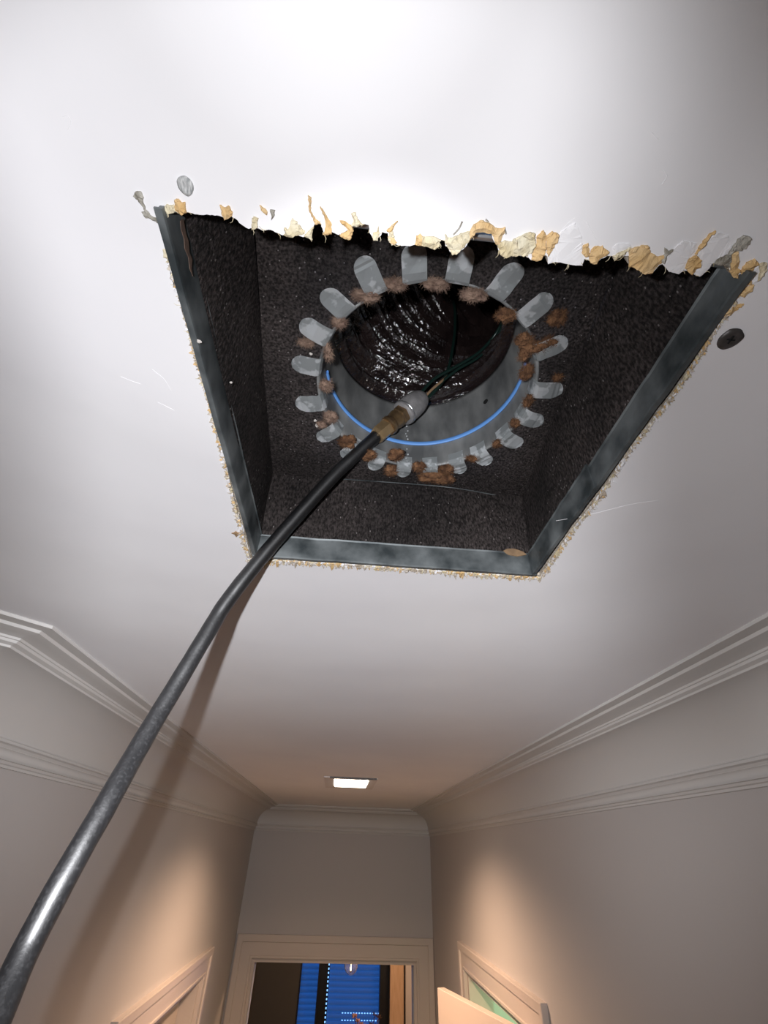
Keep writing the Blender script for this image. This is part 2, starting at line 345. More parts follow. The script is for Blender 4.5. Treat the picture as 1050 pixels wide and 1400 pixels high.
casing('trim_7', 'trim', lambda a, o, z: (XR - o, a, z), RD0, RD1, RDZ, .37)
casing('trim_8', 'trim', lambda a, o, z: (XL + o, a, z), LD0, LD1, LDZ, .37)
# door linings
J = .075
struct('trim_9', 'trim', ((ED0 - .01, YE + .004, FZ), (ED0 + J, YE + WT, EDZ - J)), ((ED1 - J, YE + .004, FZ), (ED1 + .01, YE + WT, EDZ - J)), ((ED0 - .01, YE + .003, EDZ - J), (ED1 + .01, YE + WT, EDZ + .01)))
struct('trim_10', 'trim', ((XR + .004, RD0 - .01, FZ), (XR + WT, RD0 + J, RDZ - J)), ((XR + .004, RD1 - J, FZ), (XR + WT, RD1 + .01, RDZ - J)), ((XR + .003, RD0 - .01, RDZ - J), (XR + WT, RD1 + .01, RDZ + .01)))
struct('trim_11', 'trim', ((XL - WT, LD0 - .01, FZ), (XL - .004, LD0 + J, LDZ - J)), ((XL - WT, LD1 - J, FZ), (XL - .004, LD1 + .01, LDZ - J)), ((XL - WT, LD0 - .01, LDZ - J), (XL - .003, LD1 + .01, LDZ + .01)))
# left door: a closed leaf set back in its frame
bm = bmesh.new(); ubox(bm, (XL - .42, LD0 + .085, FZ + .03), (XL - .28, LD1 - .085, LDZ - .085), .003)
for (y0, y1) in ((LD0 + .5, (LD0 + LD1) / 2 - .2), ((LD0 + LD1) / 2 + .2, LD1 - .5)):
    for (z0, z1) in ((FZ + .7, -6.2), (-5.5, LDZ - .6)):
        ubox(bm, (XL - .28, y0, z0), (XL - .25, y1, z1), .004)
obj('door_1', bm, 'door', kind='structure')
# right door: leaf swung out into the hall
hx, hy, fx, fy = 2.64, 8.05, 1.87, 10.62
d = Vector((fx - hx, fy - hy, 0)); ln = d.length; d.normalize(); nn = Vector((d.y, -d.x, 0))
dm = Matrix.Translation(U(hx, hy, 0)) @ Matrix(((d.x, nn.x, 0, 0), (d.y, nn.y, 0, 0), (0, 0, 1, 0), (0, 0, 0, 1)))
bm = bmesh.new()
box(bm, (0, 0, (FZ + .04) * S), (ln * S, .13 * S, RDZ * S), .002)
for x0, x1 in ((.35, 1.2), (1.5, 2.35)):
    for z0, z1 in ((FZ + .7, -6.2), (-5.5, RDZ - .7)):
        box(bm, (x0 * S, -.02 * S, z0 * S), (x1 * S, .0, z1 * S), .003)
bm.transform(dm)
door2 = obj('door_2', bm, 'door', kind='structure')
bm = bmesh.new(); box(bm, ((ln - .25) * S, -.22 * S, -5.72 * S), ((ln - .18) * S, 0, -5.64 * S), .002); box(bm, ((ln - .65) * S, -.24 * S, -5.73 * S), ((ln - .18) * S, -.17 * S, -5.63 * S), .004); bm.transform(dm)
obj('door_handle', bm, 'bright', door2, label='chrome lever handle')
# steel strips on the far door lining, their highlight painted pale
for nm, sx in (('steel_strip_highlight', ED0 + .081), ('steel_strip_highlight', ED1 - .089)):
    bm = bmesh.new(); ubox(bm, (sx, YE + .02, -7), (sx + .008, YE + .30, EDZ - .12), .0005)
    o = obj(nm, bm, 'highlight_paint', bpy.data.objects['trim_9'], label='thin metal strip on the door lining, its highlight painted pale')

# side room behind the right doorway
struct('wall_side_room', 'wall', ((XR + WT, 13.6, FZ), (11, 14, 1)), ((11, 5, FZ), (11.4, 14, 1)), ((XR + WT, 5, FZ), (11, 5.4, 1)))
struct('ceiling_side_room', 'ceiling', ((XR + WT - .02, 5, 1), (11.4, 14, 1.2)))
struct('floor_side_room', 'floor', ((XR + WT - .02, 5, FZ - .3), (11.4, 14, FZ)))
# far room
FY = 24.0
W1, W2 = -1.04, 2.36
struct('ceiling_far_room', 'ceiling', ((-8, YE + WT, 1), (9, FY + .6, 1.2)))
struct('floor_far_room', 'floor', ((-8, YE + WT, FZ - .3), (9, FY + .6, FZ)))
struct('wall_far_room', 'wall', ((-8.4, YE + WT, FZ), (-8, FY + .6, 1)), ((9, YE + WT, FZ), (9.4, FY + .6, 1)), ((-8.4, YE + WT - .01, FZ), (XL - WT, YE + WT + .3, 1)), ((XR + WT, YE + WT, FZ), (9.4, YE + WT + .3, 1)))
struct('wall_window', 'darkwall', ((-8, FY, FZ), (W1, FY + .6, 1)), ((2.30, FY, FZ), (9, FY + .6, 1)), ((W1, FY, -1.6), (W2, FY + .6, 1)), ((W1, FY, FZ), (W2, FY + .6, FZ + .6)))
win = struct('window_1', 'frame', ((W1 - .02, FY + .02, FZ + .55), (W1 + .05, FY + .35, -1.55)), ((-.34, FY + .02, FZ + .55), (.0, FY + .35, -1.55)), ((2.02, FY - .02, FZ + .55), (2.38, FY + .35, -1.55)), ((W1, FY + .02, -1.75), (W2, FY + .35, -1.55)), ((W1, FY + .02, FZ + .55), (W2, FY + .35, FZ + .8)))
struct('trim_12', 'wood', ((2.38, FY - .30, FZ), (2.90, FY + .02, 1)), bevel=.002)
struct('trim_13', 'wall', ((2.95, FY - .45, FZ), (4.2, FY + .01, 1)), bevel=.002)
# rolling shutter: every slat its own piece
sh = thing('roller_shutter', 'blue rolling shutter behind the black framed window of the far room', 'shutter', U(.6, FY + .5, FZ + .6))
pitch = .155
slat0 = {}
def slat(x0, x1, z, key):
    if key not in slat0:
        bm = bmesh.new(); pts = []
        for k in range(7):
            t = k / 6; pts.append(Vector((x0 * S, (.05 - .10 * math.sin(PI * t)) * S, (t * pitch * .99) * S)))
        for k in range(6, -1, -1):
            t = k / 6; pts.append(Vector((x0 * S, (.065 - .10 * math.sin(PI * t)) * S, (t * pitch * .99) * S)))
        prism(bm, pts, Vector(((x1 - x0) * S, 0, 0)))
        me = bpy.data.meshes.new('slat'); bmesh.ops.recalc_face_normals(bm, faces=bm.faces[:]); bm.to_mesh(me); bm.free(); me.materials.append(MT['slat']); slat0[key] = me
    o = bpy.data.objects.new('slat', slat0[key]); COL.objects.link(o); o.parent = sh
    o.location = Vector((0, FY * S + .5 * S, CZ + z * S)) - sh.location
for x0, x1, key, gaps in ((W1 - .05, -.10, 'a', ()), (.075, 2.45, 'b', (19, 20))):
    z = -1.7; k = 0
    while z > -7.6:
        slat(x0, x1, z - pitch, key); z -= pitch + (.028 if k in gaps else 0); k += 1
bm = bmesh.new()
for q in range(2):
    zg = -1.7 - pitch * 20 - q * (pitch + .028) - .016
    for k in range(22): ubox(bm, (.075 + k * .105, FY + .545, zg - .02), (.075 + k * .105 + (.05 if k > 4 else .106), FY + .562, zg + .02))
obj('slat_bridge', bm, 'slat', sh, kind='stuff')
# perforated side rail whose holes let the dusk in
bm = bmesh.new()
zz = -1.6; first = True
while zz > -7.6:
    ubox(bm, (.0, FY + .40, zz - .055), (.085, FY + .44, zz)); zz -= .115
ubox(bm, (.0, FY + .40, -7.6), (.022, FY + .44, -1.6)); ubox(bm, (.063, FY + .40, -7.6), (.085, FY + .44, -1.6))
obj('side_rail', bm, 'frame', sh, label='perforated black rail with a row of light holes')

# ------------------------------------------------------------------ duct box above the opening
X0, X1, Y0, Y1, ZT = -.442, .780, .362, 1.622, 1.43
TA, TB, TC, TD = (-.372, .50), (.712, .46), (.800, 1.618), (-.448, 1.585)      # corners of the felt lined top
CC = Vector((.2154, 1.0358)); CR = .4151
dbox = thing('duct_box', 'square felt lined sheet metal duct box recessed in the ragged ceiling hole', 'duct box', U(.17, 1.0, 1.45))
# metal rims (bands) with a folded lip, one per side
def rim(name, a, b, inward, z0=.985, z1=1.092, lip=.012, lab=None):
    a, b, n = Vector(a).to_3d(), Vector(b).to_3d(), Vector(inward).to_3d()
    bm = bmesh.new(); t = .006
    sec = [(-lip, z0), (lip * .4, z0 - .003), (t, z0 + .004), (t, z1 - .006), (t + .004, z1), (-.002, z1 + .006), (-.004, z0 + .006), (-lip, z0 + .006)]
    segs = 14; rings = []
    for i in range(segs + 1):
        p = a.lerp(b, i / segs)
        w = .0022 * noise.noise(Vector((i * .9, a.x * 7, a.y * 5)))
        rings.append([bm.verts.new(U(p.x + n.x * (o + w), p.y + n.y * (o + w), z + w * 1.2)) for o, z in sec])
    for r0, r1 in zip(rings, rings[1:]):
        for k in range(len(sec)): bm.faces.new((r0[k], r0[(k + 1) % len(sec)], r1[(k + 1) % len(sec)], r1[k]))
    bm.faces.new(rings[0]); bm.faces.new(rings[-1][::-1])
    return obj(name, bm, 'galv', dbox, label=lab)
rim('metal_rim', (X0, Y0 - .02), (X0 - .0, Y1 + .01), (1, 0))
rim('metal_rim', (X1, Y0 - .02), (X1, 1.06), (-1, 0), z1=1.075)
rim('metal_rim', (X1 - .004, 1.03), (X1 - .006, Y1 + .01), (-1, 0), z0=.983, z1=1.085)
rim('metal_rim', (X0 - .01, Y1), (X1 + .01, Y1), (0, -1), z0=.983, z1=1.09)
bm = bmesh.new()                       # far lip, rolled bright edge, seen through the torn notches
tube(bm, [U(X0, .352, 1.048), U(.2, .350, 1.048), U(X1, .352, 1.048)], .010 * S, 12)
ubox(bm, (X0, .30, 1.050), (X1, .352, 1.060))
obj('rolled_edge', bm, 'bright', dbox, label='bright rolled metal edge above the torn plaster')
# felt lining sheets, slightly wavy, folded edge standing behind the metal
def sheet(name, c, m, nu=30, nv=14, amp=.004, seed=0, thick=.018, hole=None):
    """c: four unit-space corners a,b,c,d (a-b along u, a-d along v)"""
    c = [Vector(p) for p in c]; bm = bmesh.new(); g = []
    nrm = (c[1] - c[0]).cross(c[3] - c[0]).normalized()
    for i in range(nu + 1):
        row = []
        for j in range(nv + 1):
            u, v = i / nu, j / nv
            p = (c[0] * (1 - u) + c[1] * u) * (1 - v) + (c[3] * (1 - u) + c[2] * u) * v
            p = p + nrm * amp * noise.noise(p * 6 + Vector((seed, 0, 0)))
            row.append(bm.verts.new(U(*p)))
        g.append(row)
    for i in range(nu):
        for j in range(nv): bm.faces.new((g[i][j], g[i + 1][j], g[i + 1][j + 1], g[i][j + 1]))
    r = bmesh.ops.solidify(bm, geom=bm.faces[:], thickness=thick * S)
    return obj(name, bm, m, dbox, smooth=False)
zb = 1.075
sheet('felt_panel', [(X0 + .010, Y0 - .02, zb), (X0 + .004, Y1, zb), (TD[0], Y1 + .01, ZT + .01), (TA[0], .36, ZT + .01)], 'felt_side', seed=1, thick=.006)
sheet('felt_panel', [(X1 - .010, Y0 - .02, zb), (X1 - .004, Y1, zb), (TC[0], Y1 + .01, ZT + .01), (TB[0], .36, ZT + .01)], 'felt_side', seed=2, thick=.006)
sheet('felt_panel', [(X0 - .0, Y1 - .004, zb), (X1 + .0, Y1 - .004, zb), (TC[0], 1.612, ZT + .01), (TD[0], 1.584, ZT + .01)], 'felt_side', seed=3, thick=.006)
# top sheet with the round cut-out
bm = bmesh.new()
outp = []
cs = [Vector((*TA, 0)), Vector((*TB, 0)), Vector((TC[0] + .01, TC[1] + .01, 0)), Vector((TD[0] - .01, TD[1] + .01, 0))]
ring_n = 96; lv = 10; rows = []
def boundary(ang):
    dx, dy = math.cos(ang), math.sin(ang); best = 9
    for i in range(4):
        a, b = cs[i], cs[(i + 1) % 4]; ex, ey = b.x - a.x, b.y - a.y
        den = dx * ey - dy * ex
        if abs(den) < 1e-9: continue
        t = ((a.x - CC.x) * ey - (a.y - CC.y) * ex) / den; s = ((a.x - CC.x) * dy - (a.y - CC.y) * dx) / den
        if t > 0 and -1e-6 <= s <= 1 + 1e-6: best = min(best, t)
    return best
angs = [2 * PI * k / ring_n for k in range(ring_n)] + [math.atan2(c.y - CC.y, c.x - CC.x) % (2 * PI) for c in cs]
angs.sort()
for a in angs:
    rb = boundary(a); row = []
    for j in range(lv + 1):
        r = (CR + .004) + (rb - CR - .004) * (j / lv)
        x, y = CC.x + r * math.cos(a), CC.y + r * math.sin(a)
        row.append(bm.verts.new(U(x, y, ZT + .004 * noise.noise(Vector((x * 6, y * 6, 4))))))
    rows.append(row)
for i in range(len(rows)):
    a, b = rows[i], rows[(i + 1) % len(rows)]
    for j in range(lv): bm.faces.new((a[j], b[j], b[j + 1], a[j + 1]))
bmesh.ops.solidify(bm, geom=bm.faces[:], thickness=.012 * S)
obj('felt_panel', bm, 'felt_top', dbox)
# crease line where the near felt sheet is folded
bm = bmesh.new(); tube(bm, smoothpath([PZ(468, 655, ZT - .004), PZ(540, 660, ZT - .004), PZ(620, 667, ZT - .004), PZ(694, 680, ZT - .004)], 5), .0022 * S, 6)
obj('felt_seam', bm, 'galv', dbox)
# outer casing, painted black so the gaps stay dark, hides the attic
bm = bmesh.new()
o1, h1 = .06, 2.0
for a, b in (((X0 - o1 - .03, Y0 - .10, 1.05), (X0 - o1, Y1 + .08, ZT + .06)), ((X1 + o1 + .03, Y0 - .10, 1.05), (X1 + o1, Y1 + .08, ZT + .06)),
             ((X0 - o1, Y0 - .10, 1.06), (X1 + o1, Y0 - .07, ZT + .06)), ((X0 - o1, Y1 + .05, 1.05), (X1 + o1, Y1 + .08, ZT + .06)),
             ((X0 - o1, Y0 - .10, ZT + .05), (X1 + o1, CC.y - CR - .03, ZT + .07)), ((X0 - o1, CC.y + CR + .03, ZT + .05), (X1 + o1, Y1 + .08, ZT + .07)),
             ((X0 - o1, CC.y - CR - .03, ZT + .05), (CC.x - CR - .03, CC.y + CR + .03, ZT + .07)), ((CC.x + CR + .03, CC.y - CR - .03, ZT + .05), (X1 + o1, CC.y + CR + .03, ZT + .07))):
    ubox(bm, a, b)
obj('outer_casing', bm, 'void', dbox)
# rusty stripe on the left band near its far corner, torn tan flake on the near rim, white crumbs
def chip(name, px, m, z=1.0, th=.006, parent=None, jit=.8, seed=0, label=None, bow=.0):
    rr = random.Random(seed); P = []
    for i in range(len(px)):
        a, b = px[i], px[(i + 1) % len(px)]; n = max(1, int(math.hypot(b[0] - a[0], b[1] - a[1]) / 2.6))
        for k in range(n):
            t = k / n; P.append((a[0] + (b[0] - a[0]) * t + rr.uniform(-jit, jit), a[1] + (b[1] - a[1]) * t + rr.uniform(-jit, jit)))
    bm = bmesh.new(); pts = [PZ(x, y, z) for x, y in P]
    vs = [bm.verts.new(p) for p in pts]; es = [bm.edges.new((vs[i], vs[(i + 1) % len(vs)])) for i in range(len(vs))]
    r = bmesh.ops.triangle_fill(bm, use_beauty=True, edges=es)
    fs = [f for f in r['geom'] if isinstance(f, bmesh.types.BMFace)]
    if not fs: bm.free(); return None
    # inner relief vertices: a lumpy skin hanging just under the plaster
    bmesh.ops.subdivide_edges(bm, edges=[e for e in bm.edges if len(e.link_faces) == 2], cuts=1)
    bmesh.ops.triangulate(bm, faces=bm.faces[:])
    bnd = {v for e in bm.edges if len(e.link_faces) == 1 for v in e.verts}
    for v in bm.verts:
        n_ = noise.noise(v.co * 260 + Vector((seed, 0, 0)))
        v.co.z -= (th * (.55 + .9 * n_) + (0 if v in bnd else th * .5) + bow) * S
    ex = bmesh.ops.extrude_face_region(bm, geom=bm.faces[:])
    for g in ex['geom']:
        if isinstance(g, bmesh.types.BMVert): g.co.z = max(g.co.z, CZ + (z + .0005) * S)
    return obj(name, bm, m, parent, label=label)
def at(ox, oy, s, pts): return [(ox + x / s, oy + y / s) for x, y in pts]
A = lambda p: at(170, 230, 5, p)
B = lambda p: at(340, 250, 5, p)
C_ = lambda p: at(520, 270, 5, p)
D = lambda p: at(700, 280, 5, p)
E_ = lambda p: at(840, 290, 5, p)
tears = [
 ('gypsum', A([(245,330),(250,275),(290,245),(340,250),(360,290),(330,300),(290,312),(265,322)])),
 ('paper', A([(350,290),(345,215),(375,205),(390,235),(415,225),(425,300),(395,318)])),
 ('grit', A([(60,190),(75,155),(110,155),(135,200),(130,240),(158,290),(190,325),(240,340),(245,372),(195,352),(150,335),(120,300),(140,290),(115,240),(90,215)])),
 ('paper', A([(650,245),(690,265),(715,250),(740,300),(735,328),(690,352),(668,300)])),
 ('gypsum', A([(885,330),(910,340),(916,400),(880,412),(868,380)])),
 ('gypsum', A([(245,362),(270,400),(300,480),(328,560),(322,640),(295,612),(270,600),(262,550),(292,545),(288,500),(262,420),(235,372)])),
 ('gypsum', B([(25,238),(65,242),(60,300),(50,312),(22,315)])),
 ('paper', B([(75,150),(130,190),(122,222),(97,190)])),
 ('grit', B([(148,180),(182,185),(175,232),(160,245)])),
 ('gypsum', B([(245,300),(270,320),(290,260),(302,235),(350,290),(385,330),(380,352),(320,360),(290,367),(250,362)])),
 ('paper', B([(408,80),(432,100),(425,170),(440,220),(480,262),(496,278),(450,285),(440,240),(415,180)])),
 ('gypsum', B([(450,290),(436,335),(434,400),(410,372),(378,368),(400,330),(438,300)])),
 ('paper', B([(485,160),(520,200),(548,250),(572,290),(568,340),(540,347),(510,352),(522,310),(530,280),(513,220)])),
 ('paper', B([(625,255),(660,258),(700,290),(716,320),(700,388),(660,380),(620,357),(650,340),(682,322),(640,282)])),
 ('gypsum', B([(700,205),(730,195),(745,245),(788,284),(740,292),(700,290),(720,250)])),
 ('gypsum', B([(850,340),(875,335),(886,290),(895,350),(880,388),(855,390)])),
 ('paper', B([(940,320),(980,290),(1022,256),(990,310),(975,350),(1012,400),(1000,422),(970,412),(950,370),(962,340)])),
 ('gypsum', C_([(40,218),(95,178),(82,220),(95,260),(112,312),(80,325),(52,290),(62,240)])),
 ('gypsum', C_([(280,262),(360,265),(412,285),(402,332),(375,355),(310,335),(275,325)])),
 ('paper', C_([(240,262),(275,248),(285,262),(278,325),(262,330),(235,322)])),
 ('gypsum', C_([(440,245),(465,275),(500,270),(560,240),(612,225),(612,292),(562,342),(530,378),(490,388),(460,332),(440,312)])),
 ('paper', C_([(610,230),(640,180),(690,150),(740,170),(800,210),(850,200),(857,240),(832,260),(815,312),(790,322),(774,282),(758,242),(700,232),(650,240),(612,292)])),
 ('gypsum', C_([(800,312),(850,292),(900,300),(940,280),(980,248),(1030,240),(1050,235),(1052,362),(990,392),(900,392),(860,407),(820,392)])),
 ('gypsum', D([(3,235),(60,212),(120,185),(155,190),(163,270),(130,332),(90,347),(3,350)])),
 ('paper', D([(130,372),(145,312),(165,262),(162,220),(215,170),(232,210),(228,290),(228,322),(200,372),(160,382)])),
 ('paper', D([(237,212),(275,180),(325,198),(310,250),(272,310),(250,352),(234,325)])),
 ('paper', D([(475,330),(485,278),(520,260),(533,300),(520,350),(500,352)])),
 ('paper', D([(537,310),(570,280),(620,280),(662,320),(610,357),(575,402),(535,392),(522,352)])),
 ('gypsum', D([(690,350),(720,330),(812,288),(796,312),(750,342),(700,382)])),
 ('paper', D([(800,300),(870,280),(925,272),(950,330),(1000,350),(1042,340),(1030,392),(990,422),(962,462),(900,470),(860,442),(795,417)])),
 ('grit', E_([(340,240),(370,262),(400,250),(352,300),(332,352),(315,320),(345,285)])),
 ('paper', E_([(545,285),(580,230),(640,152),(690,125),(650,165),(605,240),(562,292)])),
 ('paper', E_([(480,382),(502,320),(560,290),(598,330),(580,372),(545,402),(520,422)])),
 ('paper', E_([(785,402),(802,280),(845,262),(848,340),(840,380),(862,400),(840,452),(802,442)])),
 ('grit', E_([(760,300),(802,240),(835,190),(880,155),(930,165),(925,205),(895,235),(850,262),(802,282)])),
 ('grit', E_([(680,352),(700,322),(760,292),(798,290),(786,375),(700,358)])),
 ('paper', E_([(868,455),(862,400),(900,342),(960,318),(985,350),(945,390),(922,440),(942,492),(890,492)])),
 ('paper', E_([(833,572),(880,520),(946,495),(930,532),(880,577)])),
 ('paper', E_([(710,702),(750,662),(790,640),(885,622),(840,662),(780,702)])),
 ('gypsum', E_([(985,360),(1015,340),(1045,350),(1040,392),(1000,440),(975,470),(990,410)])),
]
for i, (m, px) in enumerate(tears):
    chip('paper_tear', px, m, parent=ceil, seed=i + 3, th=.0065)
# lifted white paint flaps along the far edge
flaps = [D([(335,182),(300,262),(252,352),(247,402),(300,388),(400,407),(480,416),(470,330),(480,262),(470,200),(430,120)]),
 C_([(100,185),(82,225),(97,262),(112,318),(160,328),(205,332),(232,320),(238,262),(250,238),(220,190),(160,160)]),
 E_([(402,252),(355,302),(335,358),(370,405),(440,422),(470,402),(482,350),(520,292),(545,270),(560,210),(470,195)]),
 E_([(602,245),(565,295),(598,332),(600,370),(548,402),(580,441),(640,392),(670,345),(700,318),(760,288),(800,240),(780,160),(700,132)]),
 E_([(930,402),(948,385),(985,362),(975,470),(945,487),(920,440)]),
 B([(575,260),(560,330),(615,352),(680,320),(640,282),(620,250)]),
 D([(702,345),(695,310),(685,290),(720,265),(800,262),(812,286),(720,328)])]
for i, px in enumerate(flaps):
    chip('paint_flap', px, 'ceiling', parent=ceil, seed=60 + i, th=.0016, jit=.5, bow=.001)
# crumbling gypsum seam round the other three sides
def strip_px(inner, outer, n):
    return inner, outer
seam = {'left': ([(235,355),(240,372),(255,415),(274,496),(292,560),(301,593),(323,685),(340,750),(345,768)], -1),
        'near': ([(345,768),(375,764),(470,769),(566,776),(661,783),(738,787)], 1),
        'right': ([(738,787),(760,753),(781,723),(806,692),(835,650),(862,608),(889,575),(912,546),(938,509),(965,465),(984,436),(1004,408)], 1)}
bm = bmesh.new(); rr = random.Random(11)
for key, (pl, sg) in seam.items():
    for a, b in zip(pl, pl[1:]):
        dx, dy = b[0] - a[0], b[1] - a[1]; l = math.hypot(dx, dy); ux, uy = dx / l, dy / l
        nx, ny = (uy, -ux) if key == 'left' else (-uy, ux)
        if key == 'left': nx, ny = -abs(uy), abs(ux)
        if key == 'near': nx, ny = 0, 1
        if key == 'right': nx, ny = abs(uy), abs(ux)
        for k in range(int(l / 1.5)):
            t = k * 1.5; cx, cy = a[0] + ux * t, a[1] + uy * t
            for q in range(2):
                o0 = rr.uniform(1.5, 3); wd = abs(rr.gauss(0, 1)) * 2.6 + 1.8; ln_ = rr.uniform(1.5, 5)
                p = [(o0, 0), (o0 + wd * .5, -ln_ * .3), (o0 + wd, ln_ * .3 + rr.uniform(-1, 1)), (o0 + wd * .6, ln_ * .8), (o0, ln_)]
                z = 1.0 - rr.uniform(.0, .006)
                pts = [PZ(cx + nx * o + ux * s, cy + ny * o + uy * s, z) for o, s in p]
                pts = [Vector((v.x, v.y, v.z + rr.uniform(-.001, .0005))) for v in pts]
                n0 = len(bm.faces); prism(bm, pts, Vector((0, 0, .0012)))
                mi = rr.choice((0, 0, 1, 2, 3)); bm.faces.ensure_lookup_table()
                for f in bm.faces[n0:]: f.material_index = mi
            # base of the broken board core
            pts = [PZ(cx + nx * o + ux * s, cy + ny * o + uy * s, 1.006) for o, s in ((-1, 0), (6, 0), (6, 2), (-1, 2))]
            n0 = len(bm.faces); prism(bm, pts, Vector((0, 0, .004)))
obj('gypsum_crumbs', bm, ['core', 'gypsum', 'ceiling', 'paper'], ceil, kind='stuff')
# hair-thin raised scratches and filled dents in the paint
for i, px in enumerate([[(86,160),(92,158),(97,166),(93,178)], [(165,515),(178,520),(192,525)], [(208,505),(224,518),(234,534)], [(216,550),(228,556),(238,561)], [(760,712),(800,705),(860,690),(900,684)], [(800,300),(812,322),(818,330)], [(905,232),(912,240),(905,252)], [(766,318),(776,306),(786,298)], [(980,318),(996,322)], [(890,180),(900,190)]]):
    bm = bmesh.new(); tube(bm, smoothpath([PZ(x, y, 1.0) for x, y in px], 4), .0006 * S, 6)
    obj('paint_scratch', bm, 'ceiling', ceil)
# tendril cracks
bm = bmesh.new()
for px in ([(632,303),(628,312),(620,321)], [(664,300),(668,304)], [(672,318),(670,306)], [(690,312),(692,320)], [(342,722),(340,728)]):
    if len(px) > 1: tube(bm, [PZ(x, y, .998) for x, y in px], .0016 * S, 5)
obj('loose_fibre', bm, 'grit', ceil, kind='stuff')
# thin loose hairs along the fringe
bm = bmesh.new(); rr = random.Random(5)
for k in range(170):
    e = rr.choice([edge_px, edge_px, right_px, near_px, left_px]); i = rr.randrange(len(e) - 1); t = rr.random()
    x = e[i][0] + (e[i + 1][0] - e[i][0]) * t; y = e[i][1] + (e[i + 1][1] - e[i][1]) * t
    p0 = PZ(x, y, .999); L_ = rr.uniform(.004, .014); a = rr.uniform(0, 2 * PI)
    p1 = p0 + Vector((math.cos(a), math.sin(a), rr.uniform(-.5, .1))) * L_ * S * .7; p2 = p1 + Vector((math.cos(a + .8), math.sin(a + .8), rr.uniform(-.5, .1))) * L_ * S * .5
    tube(bm, [p0, p1, p2], [.0007 * S, .0006 * S, .0002 * S], 4)
obj('torn_fibre', bm, 'gypsum', ceil, kind='stuff')

# crumbs and stains in the box
rr = random.Random(9)
for (x, y, r_) in ((425,484,2.2),(434,582,3.5),(431,575,2.6),(422,688,2.4),(316,523,1.6),(272,467,2.2),(398,690,1.5)):
    bm = bmesh.new(); q = ZT - .003 if x > 350 else None
    if q: c = PZ(x, y, q)
    else:
        r0 = ray(x, y); r0 = r0 * ((X0 + .010 if x < 300 else X0 + .028) / r0.x); c = U(*r0)
    bmesh.ops.create_icosphere(bm, subdivisions=2, radius=r_ * .0026 * S, matrix=Matrix.Translation(c) @ Matrix.Diagonal((1, 1, .5, 1)))
    for v in bm.verts: v.co += (v.co - c) * .5 * noise.noise(v.co * 900)
    obj('plaster_crumb', bm, 'white_speck', dbox)
fl = [(688,753),(694,750),(703,750),(715,754),(720,758),(708,760),(696,758)]
bm = bmesh.new(); pts = []
for x, y in fl:
    r0 = ray(x, y); r0 = r0 * ((Y1 - .012) / r0.y); pts.append(U(*r0))
prism(bm, pts, Vector((0, .003, 0))); obj('tan_flake', bm, 'debris', dbox)
bm = bmesh.new(); pts = []            # rust run on the left metal
for x, y in [(247,302),(251,299),(254,318),(258,330),(259,344),(263,356),(262,366),(264,378),(260,368),(258,352),(253,340),(252,326),(248,314)]:
    r0 = ray(x, y); r0 = r0 * ((X0 + .0155) / r0.x); pts.append(U(*r0))
prism(bm, pts, Vector((-.0004, 0, 0))); obj('rust_run', bm, 'rust', dbox)

# ------------------------------------------------------------------ collar
c0 = U(CC.x, CC.y, ZT)
collar = thing('duct_collar', 'round galvanised collar with bent over tabs and a blue sealant line', 'duct collar', c0)
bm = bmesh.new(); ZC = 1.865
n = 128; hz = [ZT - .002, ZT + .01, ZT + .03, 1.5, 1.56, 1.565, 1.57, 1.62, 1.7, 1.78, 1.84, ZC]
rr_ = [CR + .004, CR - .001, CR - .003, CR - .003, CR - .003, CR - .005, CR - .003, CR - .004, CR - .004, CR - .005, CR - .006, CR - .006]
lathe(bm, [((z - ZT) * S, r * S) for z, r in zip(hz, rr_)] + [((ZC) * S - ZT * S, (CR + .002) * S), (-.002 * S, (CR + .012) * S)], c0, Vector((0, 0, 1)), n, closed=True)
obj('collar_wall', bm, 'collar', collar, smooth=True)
bm = bmesh.new()                     # riveted lap seam down the near side
for k in range(14):
    z = ZT + .02 + k * .028 + .012 * math.sin(k * 5.3); a = math.radians(93 + .8 * math.sin(k * 2.1)); p = U(CC.x + (CR - .004) * math.cos(a), CC.y + (CR - .004) * math.sin(a), z)
    bmesh.ops.create_icosphere(bm, subdivisions=1, radius=(.0035 + .003 * abs(noise.noise(Vector((k * 1.7, 0, 0))))) * S, matrix=Matrix.Translation(p))
obj('seam_spots', bm, 'tab', collar)
bm = bmesh.new(); RN = 160; zr = 1.572
pts = []
for k in range(RN):
    a = math.radians(-12 + 186 * k / RN)
    pts.append((U(CC.x + (CR - .0095) * math.cos(a), CC.y + (CR - .0095) * math.sin(a), zr + .003 * math.sin(3 * a)), Vector((math.cos(a), math.sin(a), 0))))
rings = [[bm.verts.new(p + (nr * math.cos(2 * PI * q / 8) * .5 + Vector((0, 0, 1)) * math.sin(2 * PI * q / 8)) * .0125 * S) for q in range(8)] for p, nr in pts]
for k in range(RN - 1):
    a, b = rings[k], rings[k + 1]
    for q in range(8): bm.faces.new((a[q], b[q], b[(q + 1) % 8], a[(q + 1) % 8]))
obj('sealant_line', bm, 'blue', collar, smooth=True, label='bright blue sealant line round the collar')
# black disc painting the dark of a screw hole, right hand wall
r0 = ray(664, 549); aa = r0.x ** 2 + r0.y ** 2; bb = -2 * (r0.x * CC.x + r0.y * CC.y); cc = CC.length_squared - (CR - .006) ** 2
tt = (-bb + math.sqrt(bb * bb - 4 * aa * cc)) / (2 * aa); hp = r0 * tt; nr = Vector((CC.x - hp.x, CC.y - hp.y, 0)).normalized()
bm = bmesh.new(); lathe(bm, [(-.002 * S, .001 * S), (-.001 * S, .013 * S), (.0015 * S, .0135 * S), (.0015 * S, .001 * S)], U(*hp), nr, 20)
obj('screw_hole_dark', bm, 'void', collar)
